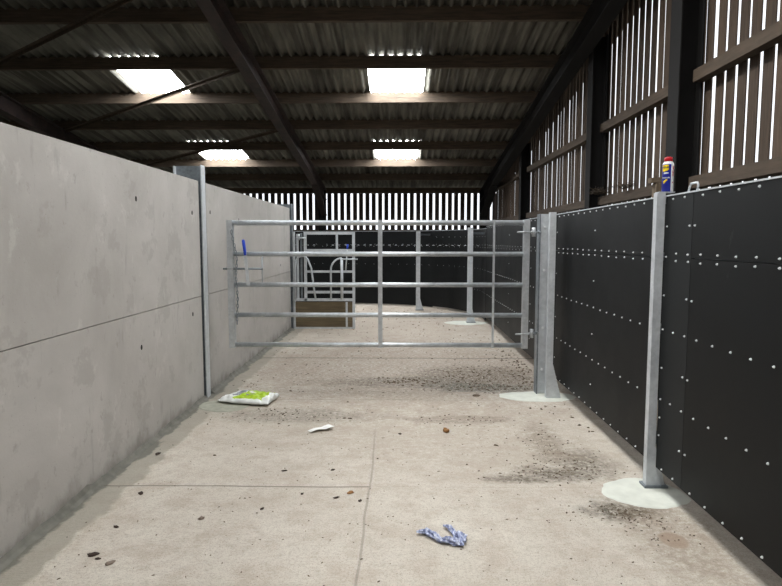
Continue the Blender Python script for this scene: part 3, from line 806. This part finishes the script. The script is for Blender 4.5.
# paper strip
b = MB(); n = 14; pr = None
for i in range(n+1):
    t_ = i/n; p = Vector((-.76, 4.82, 0)).lerp(Vector((-.585, 4.93, 0)), t_); d = Vector((-.53, .85, 0)) * (.030 + .026*t_)
    z = .008 + .012*abs(math.sin(t_*5)) + .012*t_
    c = [b.bm.verts.new(q) for q in (p - d + Vector((0, 0, z)), p + d + Vector((0, 0, z*.6)), p + d + Vector((0, 0, z*.6+.002)), p - d + Vector((0, 0, z+.002)))]
    if pr:
        for k in range(4): b._f([pr[k], pr[(k+1)%4], c[(k+1)%4], c[k]])
    else: b._f(c)
    pr = c
b._f(pr)
tag(b.build('paper_strip', M['paper'], loc=(-.67, 4.88, 0)), 'torn strip of white paper lying on the floor right of the feed bag', 'paper')

# blue rag
def upx(x, y, z=0):
    d = F + R*(x-391)/f + U*(293-y)/f; return EYE + d * ((z-EYE.z)/d.z)
def rag():
    b = MB()
    def lump(pts, rad, seed):
        P = [upx(*p, .012) for p in pts]; Q = []; RR = []
        for i in range(len(P)-1):
            for k in range(7):
                t_ = k/7; Q.append(P[i].lerp(P[i+1], t_)); RR.append(rad[i]*(1-t_)+rad[i+1]*t_)
        Q.append(P[-1]); RR.append(rad[-1])
        seg = 20; rings = []
        for i, (p, r) in enumerate(zip(Q, RR)):
            t = (Q[min(i+1, len(Q)-1)] - Q[max(i-1, 0)]); t.z = 0; t.normalize(); s_ = Vector((t.y, -t.x, 0)); ring = []
            for k in range(seg):
                a = 2*PI*k/seg
                q = .85*r*(1 + .45*noise.noise((i*.45, math.cos(a)*1.6+seed, math.sin(a)*1.6)) + .34*math.sin(a*5 + i*.5 + seed) + .35*noise.noise((i*.9, math.cos(a)*4+seed, math.sin(a)*4)))
                v = p + s_*q*math.cos(a) + Vector((0, 0, q*.6*math.sin(a))); v.z = max(.002, v.z + .006); ring.append(b.bm.verts.new(v))
            rings.append(ring)
        for a, c in zip(rings, rings[1:]):
            for k in range(seg): b._f([a[k], a[(k+1)%seg], c[(k+1)%seg], c[k]]).smooth = False
        b._f(rings[0][::-1]); b._f(rings[-1])
    lump([(416.5, 533), (426, 532), (434, 536.5), (441, 541), (448, 541), (458, 543), (464, 546.5)], [.008, .022, .022, .017, .024, .026, .004], 1)
    lump([(443, 526.5), (449, 527.5), (454, 533), (458, 538), (464, 541)], [.006, .017, .014, .024, .012], 4)
    lump([(458, 532), (463, 537), (464, 543)], [.006, .02, .014], 9)
    return tag(b.build('cleaning_rag', M['rag'], loc=tuple(upx(442, 538))), 'crumpled blue and white cloth rag lying on the near floor', 'rag')
rag()

# ------------------------------------------------------------------ litter
def leaf(pxy, size, mat, label, seed, name='dry_leaf', cat='leaf', flat=.35, grp=None):
    p = upx(*pxy); rnd = random.Random(seed); b = MB()
    bmesh.ops.create_icosphere(b.bm, subdivisions=2, radius=1)
    an = rnd.uniform(0, PI); st = rnd.uniform(1.2, 1.8)
    for v in b.bm.verts:
        q = 1 + .55*noise.noise(v.co*1.6 + Vector((seed*3.1, 0, 0)))
        x, y, z = v.co.x*size*q*st, v.co.y*size*q, v.co.z*size*flat*q
        v.co = Vector((p.x + x*math.cos(an)-y*math.sin(an), p.y + x*math.sin(an)+y*math.cos(an), max(.0008, z + size*flat*.6)))
    tag(b.build(name, M[mat], loc=(p.x, p.y, 0)), label, cat, grp)
leaf((93, 555), .018, 'leafd', 'dark curled dry leaf on the near floor at the lower left', 1)
leaf((98, 559), .010, 'leafd', 'small dark leaf scrap touching the curled leaf at the lower left', 2)
leaf((110, 563.5), .017, 'stone', 'flat grey-brown stone on the floor at the lower left corner', 3, 'stone', 'stone', .4)
leaf((201.5, 519), .015, 'stone', 'rounded brown stone on the floor below the slab joint', 4, 'stone', 'stone', .6)
leaf((141, 493.5), .015, 'leafd', 'dark dry leaf on the floor left of the slab joint', 5)
leaf((116, 527), .012, 'leafd', 'thin dark twig-like leaf halfway down the floor near the left wall', 6)
leaf((350.5, 493), .019, 'leafb', 'light brown dry leaf beside the crossing of the slab joints', 7)
leaf((336, 498), .012, 'leafd', 'dark dry leaf left of the light brown one at the slab joint', 8)
leaf((360, 501), .011, 'leafd', 'dark dry leaf right of the light brown one at the slab joint', 9)
leaf((446, 432), .024, 'leafb', 'orange-brown crumpled leaf on the floor in the middle of the aisle', 10, flat=.9)
leaf((302, 494), .010, 'leafd', 'dark dry leaf lying on the transverse slab joint', 11)
leaf((158, 454), .018, 'leafd', 'dark scrap of leaf near the damp edge of the left wall', 12)
leaf((333, 470), .012, 'leafd', 'small dark leaf above the slab joint, right of centre of the slab', 13)
leaf((284, 471), .012, 'leafd', 'small dark leaf above the slab joint, in the middle of the slab', 14)
leaf((476, 396), .03, 'crumb', 'dark lump of soil on the floor left of the pale mortar patch', 15, 'soil_lump', 'soil')
leaf((262, 509), .011, 'leafd', 'small dark leaf just below the transverse slab joint', 16)
leaf((400, 434), .013, 'leafd', 'small dark leaf between the paper strip and the brown leaf', 17)

# loose crumbs and straw bits, past counting
rnd = random.Random(12)
PATCHES = [(1.56, 3.66, .32, .28), (1.42, 6.0, .48, .25), (-1.70, 5.62, .32, .27), (1.28, 11.5, .5, .34), (-1.5, 5.72, .33, .22)]
b = MB()
def crumb(x, y, s):
    if any(((x-a)/p)**2 + ((y-b_)/q)**2 < 1 for a, b_, p, q in PATCHES): return
    an = rnd.uniform(0, PI); st = rnd.uniform(1, 2.6); k = rnd.randint(5, 7)
    top = []; bot = []
    for i in range(k):
        a = 2*PI*i/k; q = s*rnd.uniform(.7, 1.2); u, v = q*math.cos(a)*st, q*math.sin(a)
        P = (x + u*math.cos(an)-v*math.sin(an), y + u*math.sin(an)+v*math.cos(an))
        bot.append(b.bm.verts.new((*P, .0005))); top.append(b.bm.verts.new((P[0]*.5+x*.5, P[1]*.5+y*.5, s*rnd.uniform(.5, 1.1))))
    b._f(bot[::-1]); b._f(top)
    for i in range(k): b._f([bot[i], bot[(i+1)%k], top[(i+1)%k], top[i]])
def scatter(n, x0, x1, y0, y1, s0, s1):
    for _ in range(n): crumb(rnd.uniform(x0, x1), rnd.uniform(y0, y1), rnd.uniform(s0, s1))
def clump(n, cx, cy, rx, ry, s0, s1):
    for _ in range(n):
        x = min(1.62, max(-1.9, rnd.gauss(cx, rx))); crumb(x, rnd.gauss(cy, ry), rnd.uniform(s0, s1))
scatter(620, -1.85, 1.45, 2.6, 6.5, .0015, .0045)
scatter(22, -1.8, 1.4, 3.2, 6.5, .006, .011)
scatter(420, -1.85, 1.6, 6.0, 10.5, .003, .008)
scatter(220, -1.6, 1.2, 10.5, 14, .004, .012)
clump(230, 1.0, 6.9, .32, .3, .003, .010)
clump(170, .95, 6.35, .3, .09, .003, .009)
clump(90, .05, 6.65, .25, .1, .004, .014)
clump(110, 1.1, 4.0, .26, .11, .002, .007)
clump(120, 1.15, 4.4, .16, .3, .002, .006)
clump(60, .55, 5.2, .3, .08, .002, .007)
clump(150, 1.3, 3.38, .12, .07, .0015, .006)
clump(80, 1.42, 3.25, .1, .15, .002, .005)
clump(120, -1.1, 5.3, .35, .12, .002, .007)
clump(160, 1.5, 7.2, .12, 1.2, .004, .014)
tag(b.build('soil_crumb', M['crumb']), 'loose dark soil crumbs and straw bits scattered over the concrete floor', 'dirt', kind='stuff')

# ------------------------------------------------------------------ lamps hung from the roof, above and behind the viewer
def batten(x, y, z, label, power):
    t = thing('strip_lamp', (x, y, z), label, 'lamp', 'strip lamps hung under the roof')
    b = MB(); b.prism([(x-.09, z), (x-.045, z+.07), (x+.045, z+.07), (x+.09, z), (x+.084, z), (x+.04, z+.062), (x-.04, z+.062), (x-.084, z)], y-.76, y+.76, Matrix(((1,0,0,0),(0,0,1,0),(0,1,0,0),(0,0,0,1)))); b.build('reflector', M['white_metal'], t)
    b = MB(); b.tube([(x, y-.75, z+.03), (x, y+.75, z+.03)], .013, 12); b.build('tube', M['tube'], t)
    for s in (-.6, .6):
        b = MB(); b.tube([(x, y+s, z+.07), (x, y+s, wpos(y+s)+.0)], .004, 6); b.build('hanger', M['galvdark'], t)
    L = bpy.data.lights.new('strip_light', 'AREA'); L.shape = 'RECTANGLE'; L.size = .10; L.size_y = 1.5; L.energy = power; L.color = (1, .97, .92)
    lo = bpy.data.objects.new('strip_light', L); C.objects.link(lo); lo.location = (x, y, z - .004)
batten(.95, 1.6, 4.6, 'white strip lamp hung from the roof just above the viewer', LP := 55)
batten(.95, 5.0, 4.4, 'white strip lamp hung from the roof above the near black wall, out of view', LP)

# ------------------------------------------------------------------ sky
w = bpy.data.worlds.new('sky'); S.world = w; w.use_nodes = True
nt = w.node_tree; bg = nt.nodes['Background']
tc = nt.nodes.new('ShaderNodeTexCoord'); nz = nt.nodes.new('ShaderNodeTexNoise'); nz.inputs['Scale'].default_value = 2.5
nt.links.new(tc.outputs['Generated'], nz.inputs['Vector'])
rp = nt.nodes.new('ShaderNodeValToRGB'); nt.links.new(nz.outputs['Fac'], rp.inputs[0])
rp.color_ramp.elements[0].color = (.86, .92, 1, 1); rp.color_ramp.elements[1].color = (1, 1, 1, 1)
nt.links.new(rp.outputs[0], bg.inputs['Color']); bg.inputs['Strength'].default_value = 1.5

S.view_settings.view_transform = 'Standard'; S.view_settings.look = 'None'
S.view_settings.gamma = 1; S.view_settings.use_curve_mapping = False
S.view_settings.exposure = 0.0
S.cycles.use_denoising = True
S.cycles.max_bounces = 6
S.cycles.diffuse_bounces = 4
